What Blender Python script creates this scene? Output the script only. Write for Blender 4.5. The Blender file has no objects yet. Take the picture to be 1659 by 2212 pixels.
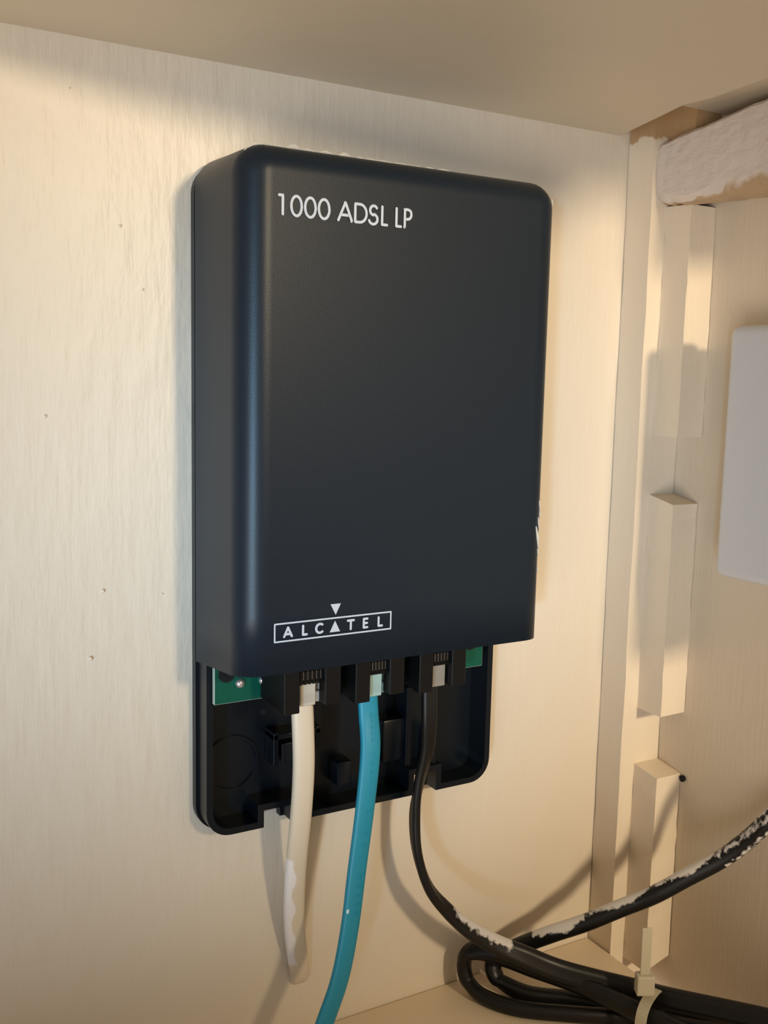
import bpy, bmesh, math, random
from mathutils import Vector, Matrix

# ------------------------------------------------------------------ scene, camera, light
K = 0.256                       # metres per layout unit (clear height between the shelves = 1 unit)
scene = bpy.context.scene
C = scene.collection
random.seed(7)

cam_d = bpy.data.cameras.new('camera'); cam = bpy.data.objects.new('camera', cam_d); C.objects.link(cam)
yaw, pitch, roll = 0.52185681, -0.13335726, 0.02232863
fw = Vector((math.sin(yaw)*math.cos(pitch), math.cos(yaw)*math.cos(pitch), math.sin(pitch)))
rt = Vector((math.cos(yaw), -math.sin(yaw), 0)); up = rt.cross(fw)
r2 = rt*math.cos(roll) + up*math.sin(roll); u2 = up*math.cos(roll) - rt*math.sin(roll)
m = Matrix((r2, u2, -fw)).transposed().to_4x4()
m.translation = Vector((-0.8524, -0.92538, 0.71594))*K
cam.matrix_world = m
cam_d.sensor_fit = 'HORIZONTAL'; cam_d.sensor_width = 36; cam_d.lens = 36*2174.535/1659
cam_d.clip_start = 0.005; cam_d.clip_end = 50
scene.camera = cam

vs = scene.view_settings
vs.view_transform = 'Standard'; vs.look = 'None'; vs.exposure = 0.07; vs.gamma = 1.0; vs.use_curve_mapping = False

world = bpy.data.worlds.new('room_light'); scene.world = world; world.use_nodes = True
bg = world.node_tree.nodes['Background']
bg.inputs[0].default_value = (1.0, 0.77, 0.54, 1); bg.inputs[1].default_value = 0.31

def light_at(name, kind, loc, target, energy, color, **kw):
    d = bpy.data.lights.new(name, kind); d.energy = energy; d.color = color
    for k, v in kw.items(): setattr(d, k, v)
    o = bpy.data.objects.new(name, d); C.objects.link(o); o.location = loc
    o.rotation_euler = (Vector(target)-Vector(loc)).to_track_quat('-Z', 'Y').to_euler()
    return o
# warm room lamp behind and a little right of the photographer, above the opening
light_at('warm_room_lamp', 'SPOT', (0.0, -0.70, 0.325), (0.475, 0, 0.450), 12.6, (1.0, 0.80, 0.53), spot_size=math.radians(116), spot_blend=0.40, shadow_soft_size=0.030)
# narrow spot standing in for daylight from the left, shaped to a cool band
light_at('daylight_spot', 'SPOT', (-1.05, -1.05, 0.04), (-0.118, 0, 0.150), 58.0, (0.34, 0.68, 1.0), spot_size=math.radians(9.6), spot_blend=1.0, shadow_soft_size=0.07)
# added soft fill light standing in for the room, left and below the cupboard
light_at('room_fill', 'AREA', (-1.25, -1.15, -0.42), (-0.10, 0, 0.13), 12.0, (1.0, 0.94, 0.87), shape='RECTANGLE', size=0.9, size_y=0.6)

# ------------------------------------------------------------------ materials
def mat(name, col, rough=0.5, metal=0.0, bump=None, var=None, **kw):
    """bump = list of (scale_xyz, strength, detail); var = (scale, amount)"""
    M = bpy.data.materials.new(name); M.use_nodes = True
    nt = M.node_tree; b = nt.nodes['Principled BSDF']
    b.inputs['Base Color'].default_value = (*col, 1); b.inputs['Roughness'].default_value = rough
    b.inputs['Metallic'].default_value = metal
    for k, v in kw.items(): b.inputs[k].default_value = v
    tc = nt.nodes.new('ShaderNodeTexCoord')
    if var:
        n = nt.nodes.new('ShaderNodeTexNoise'); n.inputs['Scale'].default_value = var[0]; n.inputs['Detail'].default_value = 5
        nt.links.new(tc.outputs['Object'], n.inputs['Vector'])
        mr = nt.nodes.new('ShaderNodeMapRange'); mr.inputs[1].default_value = 0.3; mr.inputs[2].default_value = 0.7
        mr.inputs[3].default_value = 1-var[1]; mr.inputs[4].default_value = 1+var[1]
        nt.links.new(n.outputs['Fac'], mr.inputs[0])
        mx = nt.nodes.new('ShaderNodeMix'); mx.data_type = 'RGBA'; mx.blend_type = 'MULTIPLY'; mx.inputs[0].default_value = 1
        mx.inputs[6].default_value = (*col, 1); nt.links.new(mr.outputs[0], mx.inputs[7])
        nt.links.new(mx.outputs[2], b.inputs['Base Color'])
    prev = None
    for sc, st, det in (bump or []):
        mp = nt.nodes.new('ShaderNodeMapping'); mp.inputs['Scale'].default_value = sc
        nt.links.new(tc.outputs['Object'], mp.inputs['Vector'])
        n = nt.nodes.new('ShaderNodeTexNoise'); n.inputs['Scale'].default_value = 1; n.inputs['Detail'].default_value = det
        nt.links.new(mp.outputs[0], n.inputs['Vector'])
        bp = nt.nodes.new('ShaderNodeBump'); bp.inputs['Strength'].default_value = st; bp.inputs['Distance'].default_value = 0.001
        nt.links.new(n.outputs['Fac'], bp.inputs['Height'])
        if prev: nt.links.new(prev.outputs[0], bp.inputs['Normal'])
        prev = bp
    if prev: nt.links.new(prev.outputs[0], b.inputs['Normal'])
    return M

def paint_over(M, col2, thr=0.0, nscale=400, namt=0.5, soft=0.06, attr='paint', rough2=0.6):
    """second coat where the mesh attribute plus noise passes a threshold"""
    nt = M.node_tree; b = nt.nodes['Principled BSDF']
    at = nt.nodes.new('ShaderNodeAttribute'); at.attribute_name = attr
    tc = nt.nodes.new('ShaderNodeTexCoord')
    n = nt.nodes.new('ShaderNodeTexNoise'); n.inputs['Scale'].default_value = nscale; n.inputs['Detail'].default_value = 4
    nt.links.new(tc.outputs['Object'], n.inputs['Vector'])
    a = nt.nodes.new('ShaderNodeMath'); a.operation = 'MULTIPLY_ADD'; a.inputs[1].default_value = namt*2; a.inputs[2].default_value = -namt
    nt.links.new(n.outputs['Fac'], a.inputs[0])
    s = nt.nodes.new('ShaderNodeMath'); s.operation = 'ADD'
    nt.links.new(a.outputs[0], s.inputs[0]); nt.links.new(at.outputs['Fac'], s.inputs[1])
    mr = nt.nodes.new('ShaderNodeMapRange'); mr.inputs[1].default_value = thr-soft; mr.inputs[2].default_value = thr+soft
    nt.links.new(s.outputs[0], mr.inputs[0])
    mx = nt.nodes.new('ShaderNodeMix'); mx.data_type = 'RGBA'
    bc = b.inputs['Base Color']
    if bc.is_linked: nt.links.new(bc.links[0].from_socket, mx.inputs[6])
    else: mx.inputs[6].default_value = bc.default_value
    mx.inputs[7].default_value = (*col2, 1)
    nt.links.new(mr.outputs[0], mx.inputs[0]); nt.links.new(mx.outputs[2], bc)
    return M

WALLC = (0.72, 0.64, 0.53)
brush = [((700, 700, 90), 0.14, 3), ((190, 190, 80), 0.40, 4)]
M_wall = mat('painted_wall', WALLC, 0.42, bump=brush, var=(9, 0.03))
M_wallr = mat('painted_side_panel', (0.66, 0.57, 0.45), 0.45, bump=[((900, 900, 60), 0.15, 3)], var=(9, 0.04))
M_shelf = mat('painted_shelf', (0.66, 0.58, 0.46), 0.5, bump=[((120, 120, 120), 0.15, 4)], var=(8, 0.04))
M_floor = mat('painted_floor_board', (0.72, 0.60, 0.44), 0.5, bump=[((120, 120, 120), 0.15, 4)], var=(8, 0.04))
M_trim = mat('painted_batten', (0.76, 0.66, 0.53), 0.45, bump=[((500, 500, 70), 0.15, 3)], var=(14, 0.03))
paint_over(M_trim, (0.46, 0.30, 0.16), nscale=150, namt=0.5, attr='bare')
M_cleat = mat('painted_cleat', (0.66, 0.58, 0.53), 0.35, bump=[((420, 260, 420), 0.55, 3)], var=(40, 0.05))
paint_over(M_cleat, (0.47, 0.33, 0.20), nscale=150, namt=0.6, soft=0.12, attr='bare')
M_crack = mat('bare_dark_wood', (0.10, 0.055, 0.025), 0.8, bump=[((300, 60, 300), 0.4, 4)])
M_case = mat('charcoal_plastic', (0.0075, 0.0140, 0.023), 0.37, **{'Specular IOR Level': 0.27}, bump=[((4200, 4200, 4200), 0.05, 2)])
M_tray = mat('navy_black_plastic', (0.0025, 0.0055, 0.0095), 0.32, **{'Specular IOR Level': 0.3})
M_jack = mat('matte_black_plastic', (0.0035, 0.0033, 0.0037), 0.5, **{'Specular IOR Level': 0.2})
M_print = mat('white_print', (0.50, 0.55, 0.63), 0.55)
M_pcb = mat('green_circuit_board', (0.0, 0.080, 0.050), 0.38, **{'Specular IOR Level': 0.3})
M_pcbedge = mat('board_edge', (0.35, 0.42, 0.36), 0.6)
M_solder = mat('solder', (0.62, 0.58, 0.58), 0.3, metal=0.75)
M_pin = mat('contact_metal', (0.26, 0.23, 0.20), 0.4, metal=0.9)
M_plug = mat('clear_plug_plastic', (0.80, 0.74, 0.64), 0.18, **{'Transmission Weight': 0.45, 'IOR': 1.5})
M_plugt = mat('clear_teal_plug_plastic', (0.55, 0.78, 0.76), 0.18, **{'Transmission Weight': 0.45, 'IOR': 1.5})
M_plugk = mat('clear_smoky_plug_plastic', (0.45, 0.42, 0.37), 0.18, **{'Transmission Weight': 0.45, 'IOR': 1.5})
M_cream = paint_over(mat('cream_cable', (0.70, 0.60, 0.47), 0.42), (0.83, 0.79, 0.78), nscale=260, namt=0.35)
M_teal = paint_over(mat('teal_cable', (0.010, 0.255, 0.385), 0.45), (0.6, 0.75, 0.75), nscale=300, namt=0.05, soft=0.02)
M_black = paint_over(mat('black_cable', (0.006, 0.0058, 0.006), 0.38, **{'Specular IOR Level': 0.35}), (0.60, 0.58, 0.57), nscale=650, namt=0.6, soft=0.12)
M_box = mat('white_box_plastic', (0.62, 0.645, 0.70), 0.35)
M_tie = mat('milky_nylon', (0.62, 0.58, 0.45), 0.4, **{'Transmission Weight': 0.25})
M_hole = mat('dark_hole', (0.004, 0.004, 0.004), 0.9)
M_rub = mat('dried_paint', (0.55, 0.52, 0.47), 0.6)

# ------------------------------------------------------------------ helpers
def world_loc(o):
    v = Vector((0, 0, 0))
    while o: v += Vector(o.location); o = o.parent
    return v
def obj(name, bm, material, parent=None, smooth=False, origin=None, attrs=None, angle=None):
    """bmesh in layout units -> ONE mesh object in metres; children are stored relative to their parent"""
    me = bpy.data.meshes.new(name)
    vs_ = [v.co*K for v in bm.verts]
    if origin is None:
        lo = [min(v[i] for v in vs_) for i in range(3)]; hi = [max(v[i] for v in vs_) for i in range(3)]
        org = Vector(((lo[0]+hi[0])/2, (lo[1]+hi[1])/2, lo[2]))
    else: org = Vector(origin)*K
    for v in bm.verts: v.co = v.co*K - org
    bmesh.ops.recalc_face_normals(bm, faces=bm.faces)
    for f in bm.faces: f.smooth = smooth
    bm.to_mesh(me)
    if attrs:
        for an, vals in attrs.items():
            a = me.attributes.new(an, 'FLOAT', 'POINT'); a.data.foreach_set('value', vals)
    bm.free()
    if smooth and angle: me.set_sharp_from_angle(angle=math.radians(angle))
    mats = material if isinstance(material, (list, tuple)) else [material]
    for q in mats: me.materials.append(q)
    o = bpy.data.objects.new(name, me); C.objects.link(o)
    if parent: o.parent = parent; o.location = org - world_loc(parent)
    else: o.location = org
    return o
def empty(name, loc):
    o = bpy.data.objects.new(name, None); C.objects.link(o); o.location = Vector(loc)*K; o.empty_display_size = 0.01; return o
def tag(o, label=None, cat=None, group=None, kind=None):
    if label: o['label'] = label
    if cat: o['category'] = cat
    if group: o['group'] = group
    if kind: o['kind'] = kind
    return o
def add_box(bm, x0, x1, y0, y1, z0, z1, bev=0.0, seg=2):
    vs_ = [bm.verts.new((x, y, z)) for x in (x0, x1) for y in (y0, y1) for z in (z0, z1)]
    fs = [bm.faces.new([vs_[i] for i in q]) for q in ((0,1,3,2),(4,6,7,5),(0,4,5,1),(2,3,7,6),(0,2,6,4),(1,5,7,3))]
    if bev:
        es = list({e for f in fs for e in f.edges})
        bmesh.ops.bevel(bm, geom=es, offset=bev, segments=seg, profile=0.5, affect='EDGES')
def box(x0, x1, y0, y1, z0, z1, bev=0.0, seg=2):
    bm = bmesh.new(); add_box(bm, x0, x1, y0, y1, z0, z1, bev, seg); return bm
def add_prism(bm, pts, y0, y1):
    """polygon in the x-z plane, extruded along y"""
    a = [bm.verts.new((x, y0, z)) for x, z in pts]; b = [bm.verts.new((x, y1, z)) for x, z in pts]
    n = len(pts)
    bm.faces.new(a); bm.faces.new(b[::-1])
    for i in range(n): bm.faces.new((a[i], b[i], b[(i+1) % n], a[(i+1) % n]))
def add_ring(bm, outer, inner, y0, y1):
    n = len(outer); V = []
    for pts, y in ((outer, y0), (outer, y1), (inner, y1), (inner, y0)):
        V.append([bm.verts.new((x, y, z)) for x, z in pts])
    for i in range(n):
        j = (i+1) % n
        for k in range(4):
            l = (k+1) % 4
            bm.faces.new((V[k][i], V[l][i], V[l][j], V[k][j]))
def offset_poly(pts, d):
    """inward offset of a counter-clockwise polygon"""
    out = []; n = len(pts)
    for i in range(n):
        p0, p1, p2 = Vector(pts[i-1]), Vector(pts[i]), Vector(pts[(i+1) % n])
        a = (p1-p0).normalized(); b = (p2-p1).normalized()
        na = Vector((-a.y, a.x)); nb = Vector((-b.y, b.x))
        q = (na+nb); q = q/max(q.dot(na), 0.2) if q.length > 1e-6 else na
        out.append(tuple(p1+q*d))
    return out
def arc(cx, cz, r, a0, a1, n):
    return [(cx+r*math.cos(math.radians(a0+(a1-a0)*i/n)), cz+r*math.sin(math.radians(a0+(a1-a0)*i/n))) for i in range(n+1)]
def crom(P, n):
    P = [Vector(p) for p in P]; P = [2*P[0]-P[1]] + P + [2*P[-1]-P[-2]]; out = []
    for i in range(1, len(P)-2):
        for k in range(n):
            t = k/n; a, b, c, d = P[i-1], P[i], P[i+1], P[i+2]
            out.append(0.5*((2*b)+(c-a)*t+(2*a-5*b+4*c-d)*t*t+(3*b-a-3*c+d)*t**3))
    out.append(P[-2]); return out
def sweep(path, w, h, wdirs, n=12, sub=10, paint=None, power=2.6, groove=0.0, shift=None):
    """tube of a rounded flat section; wdirs = width direction per control point; paint(u, ang) -> coat value"""
    pts = crom(path, sub); wd = crom(wdirs, sub) if isinstance(wdirs[0], (tuple, Vector)) else None
    bm = bmesh.new(); rings = []; vals = []
    for i, p in enumerate(pts):
        t = (pts[min(i+1, len(pts)-1)]-pts[max(i-1, 0)]).normalized()
        wv = wd[i]; wv = (wv - t*wv.dot(t)).normalized(); hv = t.cross(wv)
        u = i/(len(pts)-1); ring = []
        ww = w(u) if callable(w) else w; hh = h(u) if callable(h) else h
        for k in range(n):
            a = 2*math.pi*k/n; ca, sa = math.cos(a), math.sin(a)
            x = math.copysign(abs(ca)**(2/power), ca)*ww/2; y = math.copysign(abs(sa)**(2/power), sa)*hh/2
            if groove: y *= 1-groove*math.exp(-(x/(ww*0.12))**2)
            ring.append(bm.verts.new(p+wv*x+hv*y)); vals.append(paint(u, a, p) if paint else -1.0)
        rings.append(ring)
    for i in range(len(rings)-1):
        for k in range(n): bm.faces.new((rings[i][k], rings[i][(k+1) % n], rings[i+1][(k+1) % n], rings[i+1][k]))
    bm.faces.new(rings[0][::-1]); bm.faces.new(rings[-1])
    return bm, vals
def win(x, a, b, s):
    """+1 inside a..b, falling to -1 over s"""
    return max(-1.0, min(1.0, min((x-a)/s, (b-x)/s)))

# ------------------------------------------------------------------ the cupboard
A, B_, D_, E_ = 0.042, 0.0228, 0.081, 0.063            # batten profile steps; E_ = face of the right wall
tag(obj('wall_back', box(-1.5, 0.13, 0.0, 0.05, -0.35, 1.3), M_wall), 'cream painted back wall of the cupboard behind the modem', kind='structure')
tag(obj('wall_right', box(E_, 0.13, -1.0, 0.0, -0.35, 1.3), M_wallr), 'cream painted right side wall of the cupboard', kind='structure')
bm = bmesh.new()
pl = [(-1.5, -0.20), (-0.75, -0.20), (-0.06, -0.78), (-0.060, -0.249), (-0.050, -0.17), (-0.054, -0.137), (-0.018, -0.012), (-0.016, 0.0), (-1.5, 0.0)]  # front edge out of view, slanted to place its shadow on the wall
a = [bm.verts.new((x, y, 1.0)) for x, y in pl]; b = [bm.verts.new((x, y, 1.07)) for x, y in pl]
bm.faces.new(a); bm.faces.new(b)
for i in range(len(pl)): bm.faces.new((a[i], b[i], b[(i+1) % len(pl)], a[(i+1) % len(pl)]))
tag(obj('ceiling', bm, M_shelf), 'underside of the painted shelf above the modem', kind='structure')
obj('gap_shade_slab', box(-0.10, E_-0.0006, -0.70, -0.088, 1.016, 1.07), M_shelf, bpy.data.objects['ceiling'])  # added slab, put above the gap to the wall to keep it dark
tag(obj('floor', box(-1.5, -0.002, -0.72, -0.0008, -0.07, 0.0, 0.002), M_floor), 'painted shelf board under the bundle of cables', kind='structure')

# stepped notched batten in the corner
tr = tag(empty('trim_1', (0.03, -0.04, -0.3)), 'cream painted stepped wooden batten with notches in the corner', kind='structure')
def wobble(bm, cuts, amt):
    es = [e for e in bm.edges if abs(e.verts[0].co.z-e.verts[1].co.z) > 0.1]
    bmesh.ops.subdivide_edges(bm, edges=es, cuts=cuts, use_grid_fill=True)
    for v in bm.verts: v.co += Vector((random.uniform(-amt, amt), random.uniform(-amt, amt), 0))
def bare_vals(bm, f):
    bm.verts.ensure_lookup_table(); return [f(v.co) for v in bm.verts]
bm = box(0.0, E_-0.0006, -A, -0.0012, -0.3, 1.2); wobble(bm, 40, 0.0006)
obj('back_strip', bm, M_trim, tr, attrs={'bare': bare_vals(bm, lambda c: max(-1, min(1, (c.z-0.992)*40)))})
blocks = [(-0.012, 0.240, 0.246), (0.318, 0.575, 0.583), (0.654, 0.916, 0.918), (0.992, 1.2, 1.2)]
for z0, zf, zb in blocks:
    bm = box(B_, E_-0.0006, -D_, -A, z0, zf); bm.verts.ensure_lookup_table()
    for v in bm.verts:
        if v.co.z > (z0+zf)/2 and v.co.y > -0.06: v.co.z = zb
        if v.co.z < (z0+zf)/2 and v.co.x > 0.05 and z0 < 0: v.co.z += 0.012
    wobble(bm, 14, 0.0006)
    bv = (lambda c: max(-1, min(1, (c.z-0.992)*40)))
    obj('batten_block', bm, M_trim, tr, attrs={'bare': bare_vals(bm, bv)})
bm = bmesh.new(); bmesh.ops.create_cone(bm, cap_ends=True, segments=12, radius1=0.0042, radius2=0.0036, depth=0.004,
    matrix=Matrix.Translation((E_-0.0012, -0.0865, 0.2355)) @ Matrix.Rotation(math.pi/2, 4, 'Y'))
obj('nail_hole', bm, M_hole, tr)

# rough cleat that carries the upper shelf
N = 34; bm = bmesh.new(); rows = []; bare = []
for i in range(N+1):
    y = -0.0425 - 0.43*(i/N)**1.25; q = -y-0.0425
    top = 0.9865 + 0.125*min(q, 0.16) + random.uniform(-.0007, .0007)
    bot = 0.9205 - 0.055*min(q, 0.16) + random.uniform(-.0015, .0015)
    end = 0.004*math.exp(-q/0.004)
    ch = 0.007 + 0.010*max(0, min(1, (q-0.05)/0.05)) + random.uniform(-.0015, .002)
    xf = 0.0048 + random.uniform(-.0005, .0005)
    sec = [(E_-0.001, bot+0.004), (xf+0.020+random.uniform(-.003,.003), bot-0.002), (xf+0.006, bot+end), (xf+0.001, bot+ch+end),
           (xf, 0.955), (xf+0.0008, top-0.004-end), (xf+0.005, top-end), (E_-0.001, top)]
    bb = [1, 0.9, 0.35 if q > 0.05 else -0.35, -0.12 if q > 0.1 else -0.8, -1, -0.95, -0.8, -0.2]
    rows.append([bm.verts.new((x, y, z)) for x, z in sec]); bare += bb
for i in range(N):
    for k in range(8): bm.faces.new((rows[i][k], rows[i][(k+1) % 8], rows[i+1][(k+1) % 8], rows[i+1][k]))
bm.faces.new(rows[0]); bm.faces.new(rows[-1][::-1])
tag(obj('shelf_cleat', bm, M_cleat, attrs={'bare': bare}), 'rough white painted wooden cleat with chipped lower edge under the upper shelf', 'cleat')
# paint runs / dust pimples on the wall
wb = bpy.data.objects['wall_back']
for x, z, r in ((-0.6687, 0.6749, .0016), (-0.6202, 0.513, .002), (-0.6327, 0.4498, .0024), (-0.6421, 0.9565, .0010), (-0.5638, 0.5049, .0011), (-0.6, 0.845, .0016), (-0.58, 0.79, .0013)):
    bm = bmesh.new(); bmesh.ops.create_icosphere(bm, subdivisions=2, radius=r, matrix=Matrix.Translation((x, -0.0002, z)))
    obj('paint_pimple', bm, M_wall, wb, smooth=True)

# white plastic box on the right wall
jb = tag(empty('junction_box', (0.04, -0.25, 0.50)), 'white plastic box on the right wall at the picture edge', 'box')
obj('lid', box(0.006, 0.048, -0.44, -0.1600, 0.5070, 0.7785, 0.011, 5), M_box, jb, smooth=True, angle=40)
obj('back_box', box(0.046, E_-0.0004, -0.436, -0.165, 0.512, 0.773, 0.004, 3), M_box, jb, smooth=True, angle=40)

# ------------------------------------------------------------------ the modem
modem = tag(empty('adsl_modem', (-0.362, -0.03, 0.26)), 'charcoal plastic modem with white lettering screwed to the wall', 'modem')
XL, XR, ZT = -0.534, -0.191, 0.912
def base_outline():
    r = 0.028
    o = arc(XL+r, 0.26+r, r, 180, 270, 8)
    o += [(-0.468, 0.26), (-0.468, 0.278), (-0.443, 0.278), (-0.443, 0.26), (-0.291, 0.26), (-0.291, 0.283), (-0.268, 0.283), (-0.268, 0.26)]
    o += arc(XR-r, 0.26+r, r, 270, 360, 8) + arc(XR-r, ZT-0.004-r, r, 0, 90, 8) + arc(XL+r, ZT-0.004-r, r, 90, 180, 8)
    return o
O = base_outline(); bm = bmesh.new()
add_prism(bm, offset_poly(O, 0.001), -0.0003, -0.004)
add_ring(bm, O, offset_poly(O, 0.008), -0.0003, -0.0095)
add_ring(bm, offset_poly(O, 0.0028), offset_poly(O, 0.0095), -0.0003, -0.033)
tray = obj('base_tray', bm, M_tray, modem)
def tpart(name, bm, m=M_tray, smooth=False): return obj(name, bm, m, tray, smooth=smooth, angle=40 if smooth else None)
# mouldings inside the tray
bm = bmesh.new()
add_box(bm, -0.458, -0.452, -0.026, -0.004, 0.322, 0.357, .001); add_box(bm, -0.458, -0.405, -0.026, -0.004, 0.349, 0.355, .001)
add_box(bm, -0.446, -0.430, -0.020, -0.004, 0.322, 0.342, .001); add_box(bm, -0.411, -0.405, -0.026, -0.004, 0.330, 0.357, .001)
tpart('cable_clip', bm)
tpart('peg', box(-0.384, -0.366, -0.024, -0.004, 0.286, 0.312, .002), smooth=True)
tpart('support_block', box(-0.330, -0.302, -0.026, -0.004, 0.303, 0.350, .002), smooth=True)
tpart('channel_rib', box(-0.304, -0.297, -0.030, -0.004, 0.296, 0.385, .001))
tpart('channel_rib', box(-0.269, -0.264, -0.030, -0.004, 0.292, 0.330, .001))
bm = bmesh.new(); add_ring(bm, arc(-0.495, 0.325, 0.029, 0, 345, 23), arc(-0.495, 0.325, 0.0265, 0, 345, 23), -0.004, -0.0065); tpart('boss_ring', bm)
bm = bmesh.new(); bmesh.ops.create_cone(bm, cap_ends=True, segments=14, radius1=.004, radius2=.004, depth=.001, matrix=Matrix.Translation((-0.4601, -0.0044, 0.3738)) @ Matrix.Rotation(math.pi/2, 4, 'X'))
tpart('screw_hole', bm, M_hole)

# cover shell
def bot_z(y): return 0.4365 + 0.105*(-y)
def cover_ring(s, y, zext=0.0):
    R = max(0.030-s, 0.003); xl, xr, zt = XL+s, XR-s, ZT-s*0.9
    zb = bot_z(y)+zext; pts = []
    for i in range(9): pts.append((xl, zb+(zt-R-zb)*i/8))
    pts += arc(xl+R, zt-R, R, 180, 90, 8)[1:]
    pts += [(xl+R+(xr-xl-2*R)*i/8, zt) for i in range(1, 8)]
    pts += arc(xr-R, zt-R, R, 90, 0, 8)
    for i in range(1, 9): pts.append((xr, zt-R+(zb-zt+R)*i/8))
    return [(x, y, z) for x, z in pts]
DF, RF = 0.121, 0.026
rings = [cover_ring(0.0, -0.0115), cover_ring(0.0, -0.0135), cover_ring(0.0015, -0.05), cover_ring(0.0025, -(DF-RF))]
for i in range(1, 13):
    t = math.pi/2*i/12; rings.append(cover_ring(0.0025+RF*(1-math.cos(t)), -(DF-RF+RF*math.sin(t))))
rings.append(cover_ring(0.0305, -DF))
bm = bmesh.new(); V = [[bm.verts.new(p) for p in r] for r in rings]
for i in range(len(V)-1):
    for k in range(len(V[i])-1): bm.faces.new((V[i][k], V[i][k+1], V[i+1][k+1], V[i+1][k]))
bm.faces.new(V[-1])
cover = obj('cover', bm, M_case, modem, smooth=True, angle=50)
sd = cover.modifiers.new('wall', 'SOLIDIFY'); sd.thickness = 0.0016; sd.offset = -1
FY = -DF-0.0004

# lettering: round-ended strokes laid on the front face
_lay = [0]
def layer():
    _lay[0] = (_lay[0]+1) % 60; return FY - 0.000012*_lay[0]
def strokes(bm, lines, w, round_=True):
    for L in lines:
        for (x0, z0), (x1, z1) in zip(L, L[1:]):
            d = Vector((x1-x0, z1-z0))
            if d.length < 1e-7: continue
            n = Vector((-d.y, d.x)).normalized()*w/2
            ly = layer(); bm.faces.new([bm.verts.new((x, ly, z)) for x, z in ((x0+n.x, z0+n.y), (x1+n.x, z1+n.y), (x1-n.x, z1-n.y), (x0-n.x, z0-n.y))])
        if round_:
            for x, z in L:
                ly = layer(); bm.faces.new([bm.verts.new((x+w/2*math.cos(a*math.pi/5), ly, z+w/2*math.sin(a*math.pi/5))) for a in range(10)])
def ell(cx, cz, rx, rz, a0, a1, n=20):
    return [(cx+rx*math.cos(math.radians(a0+(a1-a0)*i/n)), cz+rz*math.sin(math.radians(a0+(a1-a0)*i/n))) for i in range(n+1)]
bm = bmesh.new(); w = 0.0024; z0, z1 = 0.8503, 0.8657; h = z1-z0; zm = (z0+z1)/2; hw = w/2
L = [[(-0.4984, z1), (-0.4951, z1), (-0.4951, z0)]]
for xa, xb in ((-0.4886, -0.4765), (-0.4757, -0.4634), (-0.4627, -0.4502)):
    L.append(ell((xa+xb)/2, zm, (xb-xa)/2-hw, h/2+.0004, 0, 360, 28))
L += [[(-0.4428, z0), (-0.4360, z1), (-0.4295, z0)], [(-0.4405, z0+.0048), (-0.4318, z0+.0048)]]
L += [[(-0.4259, z0), (-0.4259, z1), (-0.4215, z1)] + ell(-0.4215, zm, 0.0068, h/2, 90, -90, 16) + [(-0.4259, z0)]]
L += [ell(-0.4076, zm+h*.235, 0.0038, h*.265, 35, 260, 14) + ell(-0.4080, zm-h*.245, 0.0044, h*.28, 80, -160, 14)]
L += [[(-0.3990, z1), (-0.3990, z0), (-0.3940, z0)], [(-0.3843, z1), (-0.3843, z0), (-0.3796, z0)]]
L += [[(-0.3756, z0), (-0.3756, z1), (-0.3725, z1)] + ell(-0.3725, z1-h*.27, 0.0040, h*.27, 90, -90, 12) + [(-0.3756, z1-h*.54)]]
strokes(bm, L, w)
tag(obj('printed_lettering', bm, M_print, cover), 'white lettering 1000 ADSL LP')
bm = bmesh.new(); z0, z1 = 0.4795, 0.4958
strokes(bm, [[(-0.4996, z0), (-0.4996, z1), (-0.3803, z1), (-0.3803, z0), (-0.4996, z0)]], 0.0015)
b0, b1 = 0.4836, 0.4918; bm_w = 0.0022
strokes(bm, [[(-0.4904, b0), (-0.4867, b1), (-0.4829, b0)], [(-0.4890, b0+.0022), (-0.4844, b0+.0022)],
             [(-0.4719, b1), (-0.4719, b0), (-0.4682, b0)],
             ell(-0.4548, (b0+b1)/2, 0.0040, 0.0042, 50, 310, 16),
             [(-0.4262, b1), (-0.4199, b1)], [(-0.42305, b1), (-0.42305, b0)],
             [(-0.4056, b1), (-0.4094, b1), (-0.4094, b0), (-0.4056, b0)], [(-0.4094, (b0+b1)/2), (-0.4060, (b0+b1)/2)],
             [(-0.3936, b1), (-0.3936, b0), (-0.3899, b0)]], bm_w, True)
for tri in ([(-0.4447, 0.4826), (-0.4340, 0.4826), (-0.43935, 0.4932)], [(-0.4442, 0.5089), (-0.4336, 0.5089), (-0.4388, 0.4986)]):
    bm.faces.new([bm.verts.new((x, FY, z)) for x, z in tri])
tag(obj('printed_logo', bm, M_print, cover), 'white framed logo reading ALCATEL with two triangles')
# dried wall paint rubbed onto the cover
bm = bmesh.new()
def fleck(pts, w):
    for p, q, wa, wb_ in zip(pts, pts[1:], w, w[1:]):
        p, q = Vector(p), Vector(q); t = (q-p).normalized(); n = t.cross(Vector((0.35, 0.8, 0.3))).normalized()
        a_ = [bm.verts.new(p+n*wa), bm.verts.new(q+n*wb_), bm.verts.new(q-n*wb_), bm.verts.new(p-n*wa)]
        b_ = [bm.verts.new(v.co+Vector((0, -0.0006, 0))) for v in a_]
        bm.faces.new(a_); bm.faces.new(b_[::-1])
        for i in range(4): bm.faces.new((a_[i], b_[i], b_[(i+1) % 4], a_[(i+1) % 4]))
def top_pt(x, t, out):
    """point on the rounded upper edge of the cover, t degrees towards the front, lifted by out"""
    t = math.radians(t); ins = 0.0025+RF*(1-math.cos(t)); R = max(0.030-ins, .003); xl = XL+ins
    z = ZT-ins*0.9
    if x < xl+R: z = z-R+math.sqrt(max(0, R*R-(x-xl-R)**2))
    return Vector((x, -(DF-RF+RF*math.sin(t))-out*math.sin(t), z+out*math.cos(t)))
x = -0.522
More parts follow.
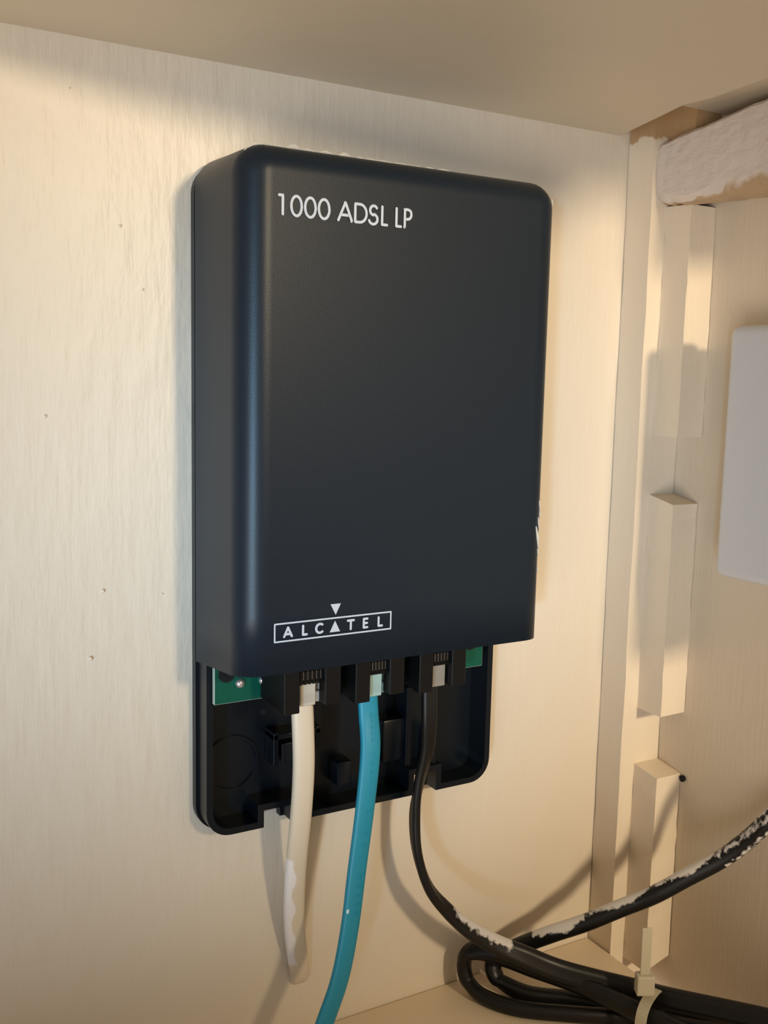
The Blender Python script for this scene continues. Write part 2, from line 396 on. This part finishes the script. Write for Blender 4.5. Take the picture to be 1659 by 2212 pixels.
while x < -0.32:
    l = random.uniform(.006, .018); th = random.uniform(.0008, .0022)*(1.0 if x < -0.43 else 0.35)
    fleck([top_pt(x, 12, .0002), top_pt(x+l*.5, 10, th), top_pt(x+l, 12, .0002)], [0.0003, th, 0.0003]); x += l*random.uniform(.8, 1.5)
def on_right(z, dz, t0, t1, w):
    def q(t, zz):
        t = math.radians(t); o = 0.0006
        return (XR-0.0025-RF*(1-math.cos(t))+o*math.cos(t), -(DF-RF+RF*math.sin(t))-o*math.sin(t), zz)
    fleck([q(t0, z+dz), q((t0+t1)/2, z), q(t1, z-dz)], [w*.3, w, w*.3])
on_right(0.556, 0.012, 68, 46, 0.0013); on_right(0.570, 0.007, 60, 48, 0.0006); on_right(0.588, 0.006, 58, 44, 0.0005)
on_right(0.579, 0.004, 50, 44, 0.0005); on_right(0.540, 0.004, 55, 46, 0.0005); on_right(0.522, 0.003, 52, 46, 0.0004); on_right(0.890, 0.003, 60, 48, 0.0006)
obj('paint_smear', bm, M_rub, cover)['kind'] = 'stuff'

# circuit board
pcb = obj('circuit_board', box(-0.526, -0.213, -0.040, -0.0345, 0.4005, 0.62, 0.0006, 1), [M_pcb, M_pcbedge], modem)
for f in pcb.data.polygons:
    if abs(f.normal.y) < 0.9: f.material_index = 1
for x, z in ((-0.4998, 0.4191), (-0.4757, 0.4191), (-0.457, 0.4195)):
    bm = bmesh.new(); bmesh.ops.create_icosphere(bm, subdivisions=3, radius=0.0046, matrix=Matrix.Translation((x, -0.0405, z)) @ Matrix.Diagonal((1, .8, 1, 1)))
    obj('solder_joint', bm, M_solder, pcb, smooth=True)
for x, z in ((-0.5133, 0.4300), (-0.2300, 0.4290)):
    bm = bmesh.new(); bmesh.ops.create_cone(bm, cap_ends=True, segments=20, radius1=.0085, radius2=.0085, depth=.0006, matrix=Matrix.Translation((x, -0.0402, z)) @ Matrix.Rotation(math.pi/2, 4, 'X'))
    obj('mounting_hole', bm, M_hole, pcb)

# three sockets with the latch slot towards the viewer
def socket(x0, x1, zl, zr):
    bm = bmesh.new(); yb, yf = -0.041, -0.097; sl, sr = x0+0.0160, x1-0.0170
    add_box(bm, x0, sl, yf, -0.083, zl, 0.475, 0.0008, 1)            # left leg of the front
    add_box(bm, sr, x1, yf, -0.083, zr, 0.475, 0.0008, 1)            # right leg of the front
    add_box(bm, x0, x0+0.006, -0.084, yb, zl+0.002, 0.475)           # side walls
    add_box(bm, x1-0.006, x1, -0.084, yb, zr+0.002, 0.475)
    add_box(bm, x0+0.005, x1-0.005, -0.050, yb, zr+0.002, 0.475)     # back
    add_box(bm, x0+0.005, x1-0.005, -0.084, yb, 0.455, 0.475)        # top
    add_box(bm, sl-0.001, sr+0.001, -0.0885, -0.0845, 0.4345, 0.462) # recessed comb plate
    add_box(bm, sl+0.004, sl+0.0095, -0.0905, -0.085, 0.4485, 0.4525)
    s = obj('socket', bm, M_jack, modem)
    for i in range(6):
        px = sl+0.002+(sr-sl-0.004)*i/5
        bm = bmesh.new(); add_box(bm, px-0.0003, px+0.0003, -0.0908, -0.088, 0.4300, 0.4385)
        add_box(bm, px-0.0003, px+0.0003, -0.0908, -0.0880, 0.4470+0.0006*i, 0.4560)
        obj('contact_pin', bm, M_pin, s)
    for i in range(7):
        px = sl+0.0002+(sr-sl-0.0004)*i/6
        obj('comb_tooth', box(px-0.0014, px+0.0014, -0.0905, -0.0845, 0.4255, 0.438), M_jack, s)
    return s
socket(-0.4785, -0.4190, 0.4005, 0.4045); socket(-0.4030, -0.3480, 0.4010, 0.4045); socket(-0.3305, -0.2745, 0.4010, 0.4035)
# bit of bare metal between the first two sockets
bm = bmesh.new(); add_box(bm, -0.4155, -0.4090, -0.060, -0.050, 0.3965, 0.4010, .001); add_box(bm, -0.4150, -0.4120, -0.060, -0.050, 0.3990, 0.4085, .001)
tag(obj('metal_tab', bm, M_pin, modem), 'small bent metal tab')

# ------------------------------------------------------------------ cables with their plugs
def plug(parent, cx, zb, m, width=0.0375):
    bm = bmesh.new(); add_box(bm, cx-width/2, cx+width/2, -0.0795, -0.0535, zb, 0.433, 0.0015, 1)
    add_box(bm, cx-width/2+0.004, cx+width/2-0.004, -0.0835, -0.0785, zb+0.0005, zb+0.011, 0.001, 1)
    p = obj('plug', bm, m, parent)
    bm = bmesh.new(); add_box(bm, cx-0.008, cx+0.008, -0.0868, -0.0835, zb-0.001, 0.428, 0.0008, 1)
    obj('latch', bm, m, p)
X = (1, 0, 0)
# cream cable
cr = tag(empty('telephone_cable', (-0.44, -0.03, 0.066)), 'cream flat cable with a white paint smear from the left socket', 'cable')
path = [(-0.4470, -0.0665, 0.4150), (-0.4462, -0.0690, 0.3864), (-0.443, -0.066, 0.3367), (-0.4412, -0.058, 0.2853), (-0.4396, -0.045, 0.2302), (-0.4357, -0.032, 0.1829), (-0.4297, -0.02, 0.1392), (-0.4203, -0.0095, 0.0938), (-0.4150, -0.003, 0.0700), (-0.4135, 0.006, 0.0600)]
def pc(u, a, p):
    side = math.cos(a)*-1            # towards -x
    return min(win(p.z, 0.092, 0.229, 0.02), win(side, 0.25, 2, 0.5) + 0.35*math.sin(p.z*160))
bm, v = sweep(path, 0.0225, 0.0125, [X]*len(path), n=24, sub=24, paint=pc)
obj('cord', bm, M_cream, cr, smooth=True, attrs={'paint': v}, angle=60); plug(cr, -0.4490, 0.4040, M_plug)
# teal cable
tc_ = tag(empty('network_cable', (-0.41, -0.09, 0.06)), 'teal flat cable hanging from the middle socket of the modem', 'cable')
path = [(-0.3745, -0.0665, 0.4184), (-0.3735, -0.0700, 0.3806), (-0.3748, -0.078, 0.3435), (-0.3833, -0.085, 0.2892), (-0.3941, -0.09, 0.2251), (-0.4035, -0.095, 0.1707), (-0.4161, -0.1, 0.1224), (-0.4335, -0.105, 0.086), (-0.4507, -0.11, 0.0552), (-0.478, -0.12, 0.015)]
def pt(u, a, p):
    d = math.hypot((p.z-0.187)/0.0045, (math.cos(a)+0.75)/0.22)
    return 0.6-d if math.sin(a) > 0 or True else -1
bm, v = sweep(path, 0.0218, 0.0100, [X, X, X, (1, .1, 0), (1, .15, 0), (1, .2, 0), (1, .2, 0), (1, .2, 0), (1, .2, 0), (1, .2, 0)], n=24, sub=24, paint=pt)
cord = obj('cord', bm, M_teal, tc_, smooth=True, attrs={'paint': v}, angle=60); plug(tc_, -0.3760, 0.4030, M_plugt)
# raised marks moulded along the teal jacket
cpts = crom(path, 24); bm = bmesh.new()
i = 26
while i < 120:
    p = cpts[i]; t = (cpts[i+1]-cpts[i-1]).normalized()
    if (i//4) % 6 != 5:
        wv = Vector((1, .1, 0)); wv = (wv-t*wv.dot(t)).normalized(); nv = t.cross(wv); nv = nv if nv.y < 0 else -nv
        kind = random.randrange(3)
        for s_, l_ in (((-.0018, .0022), (.0018, .0022)) if kind == 0 else ((0, .0026),) if kind == 1 else ((-.0016, .002), (.0018, .0012))):
            c = p+nv*0.0050+wv*(s_+0.001)
            q = [c+t*l_+wv*.0005, c-t*l_+wv*.0005, c-t*l_-wv*.0005, c+t*l_-wv*.0005]
            a_ = [bm.verts.new(x_-nv*.0006) for x_ in q]; b_ = [bm.verts.new(x_+nv*.0004) for x_ in q]
            bm.faces.new(b_)
            for k in range(4): bm.faces.new((a_[k], b_[k], b_[(k+1) % 4], a_[(k+1) % 4]))
    i += 4
obj('embossed_marks', bm, M_teal, cord, attrs={'paint': [-1.0]*len(bm.verts)})['kind'] = 'stuff'
# black flat cable from the right socket down onto the bundle
bk = tag(empty('modem_cable', (-0.25, -0.07, 0.03)), 'thin black flat cable running from the right socket into the bundle', 'cable')
path = [(-0.2995, -0.0665, 0.4050), (-0.2985, -0.0670, 0.3622), (-0.2965, -0.062, 0.3245), (-0.3007, -0.055, 0.2868), (-0.3036, -0.052, 0.2497), (-0.3012, -0.055, 0.2083), (-0.2888, -0.06, 0.1678), (-0.2677, -0.066, 0.1385), (-0.2431, -0.072, 0.1133),
        (-0.2101, -0.08, 0.0892), (-0.1796, -0.092, 0.0726), (-0.1374, -0.115, 0.0535), (-0.0714, -0.165, 0.0395), (-0.0501, -0.2, 0.0420), (0.0016, -0.28, 0.0500), (0.0253, -0.34, 0.0598)]
Yd = (0.25, 1, 0)
wd = [X, X, (1, .3, 0), (.8, .7, 0), Yd, (.35, 1, 0), (.45, .9, .2), (.5, .6, .5), (.5, .4, .7), (.4, .3, .8), (.3, .2, .9), (.2, .2, .95), (.2, .2, .95), (.2, .2, .95), (.2, .2, .95), (.2, .2, .95)]
def pk(u, a, p):
    return min(win(p.x, -0.262, -0.196, 0.018)*1.1, -0.05+0.9*math.cos(a)) 
bm, v = sweep(path, lambda u: 0.0180+0.0070*min(1, max(0, (u-.5)*6)), lambda u: 0.0105+0.005*min(1, max(0, (u-.5)*6)), wd, n=24, sub=24, paint=pk, groove=0.18)
obj('cord', bm, M_black, bk, smooth=True, attrs={'paint': v}, angle=60); plug(bk, -0.3010, 0.4030, M_plugk)
# unpainted looped cord of the bundle
path = [(0.000, -0.33, 0.029), (-0.0502, -0.27, 0.0285), (-0.0757, -0.208, 0.0285), (-0.1002, -0.165, 0.0345), (-0.1274, -0.12, 0.0414), (-0.1598, -0.085, 0.0495), (-0.1781, -0.06, 0.0531), (-0.1995, -0.04, 0.0575), (-0.2109, -0.030, 0.0530), (-0.2134, -0.026, 0.0400), (-0.2134, -0.028, 0.0266), (-0.2105, -0.034, 0.0163), (-0.2047, -0.055, 0.0098), (-0.1827, -0.09, 0.0092), (-0.134, -0.13, 0.0105), (-0.0821, -0.165, 0.0105), (-0.039, -0.205, 0.0105), (0.0135, -0.25, 0.0105)]
bm, v = sweep(path, lambda u: 0.0225-0.0045*min(1, max(0, (u-.4)*5)), 0.0165, [(0, 0, 1)]*7+[(.3, .3, 1), (1, .5, .5), (1, .6, 0), (1, .6, 0), (.7, .6, -.6)]+[(.3, .3, -1)]+[(0, 0, -1)]*5, n=20, sub=16, power=2.3)
tag(obj('looped_cord', bm, M_black, smooth=True, attrs={'paint': v}, angle=60), 'clean black cord bent back in a loop at the left end of the bundle', 'cord')
# paint-spattered cord coming down from the right
path = [(0.0594, -0.27, 0.2995), (0.0436, -0.25, 0.2715), (0.0343, -0.235, 0.2474), (0.0257, -0.215, 0.2173), (0.0113, -0.195, 0.1906), (-0.0126, -0.17, 0.1634), (-0.0377, -0.145, 0.1359), (-0.0643, -0.12, 0.114), (-0.0918, -0.095, 0.0915), (-0.1222, -0.072, 0.0739), (-0.1498, -0.05, 0.0554), (-0.1655, -0.04, 0.0439), (-0.177, -0.036, 0.0344), (-0.1805, -0.04, 0.0252), (-0.1749, -0.05, 0.0159), (-0.1563, -0.077, 0.0103), (-0.118, -0.108, 0.0100), (-0.0880, -0.145, 0.0105), (-0.035, -0.19, 0.0105), (0.03, -0.25, 0.0105)]
def pe(u, a, p):
    top = -math.cos(a)      # wdir points down, so -cos = upper edge
    m_ = -0.62+0.95*top + 0.30*math.sin(p.x*120+2.4) + (0.25 if p.x < -0.09 else 0.0)
    if u > 0.5: return -1.0
    if p.x > 0.012: m_ = max(m_, -0.16+0.22*math.sin(a*4+p.z*60))
    return min(m_, win(p.x, -0.137, 0.4, 0.02)*1.2)
bm, v = sweep(path, 0.0200, 0.0165, [(-.3, .2, -1)]*12+[(-.8, .2, -.6), (-1, 0, 0), (-.7, .5, .7), (0, .3, 1)]+[(0, 0, 1)]*4, n=24, sub=24, paint=pe, power=2.3)
tag(obj('painted_cord', bm, M_black, smooth=True, attrs={'paint': v}, angle=60), 'black cord streaked with white paint crossing in front of the batten', 'cord')
# nylon tie around the bundle
tie = tag(empty('cable_tie', (-0.086, -0.165, 0.0)), 'milky white nylon cable tie around the black cords', 'cable tie')
ax = Vector((.42, -.90, 0)).normalized(); side = Vector((.90, .42, 0)); c0 = Vector((-0.0785, -0.190, 0.0275))
bm = bmesh.new(); R_ = []
for i in range(40):
    a = 2*math.pi*i/40; ca, sa = math.cos(a), math.sin(a)
    d = side*math.copysign(abs(ca)**.75, ca)*0.0285 + Vector((0, 0, 1))*math.copysign(abs(sa)**.75, sa)*0.0235
    n_ = d.normalized()
    R_.append([bm.verts.new(c0+d+ax*s_*0.0060+n_*t_*0.0018) for s_, t_ in ((-1, 0), (1, 0), (1, 1), (-1, 1))])
for i in range(40):
    for k in range(4): bm.faces.new((R_[i][k], R_[i][(k+1) % 4], R_[(i+1) % 40][(k+1) % 4], R_[(i+1) % 40][k]))
obj('band', bm, M_tie, tie)
def slab(c, u_, v_, w_, su, sv, sw, bev):
    bm = bmesh.new(); add_box(bm, -su, su, -sv, sv, -sw, sw, bev, 2)
    M_ = Matrix((u_.normalized(), v_.normalized(), w_.normalized())).transposed().to_4x4(); M_.translation = c
    bmesh.ops.transform(bm, matrix=M_, verts=bm.verts); return bm
upv = Vector((-.03, -.02, 1)); rr = Vector((.88, -.48, 0)); nn = upv.cross(rr); rr = nn.cross(upv)
obj('head', slab(Vector((-0.0900, -0.1905, 0.0690)), rr, nn, upv, 0.0098, 0.0065, 0.0115, 0.0018), M_tie, tie)
obj('tail', slab(Vector((-0.0915, -0.1915, 0.1005)), rr, nn, upv, 0.0056, 0.0011, 0.0345, 0.0010), M_tie, tie)
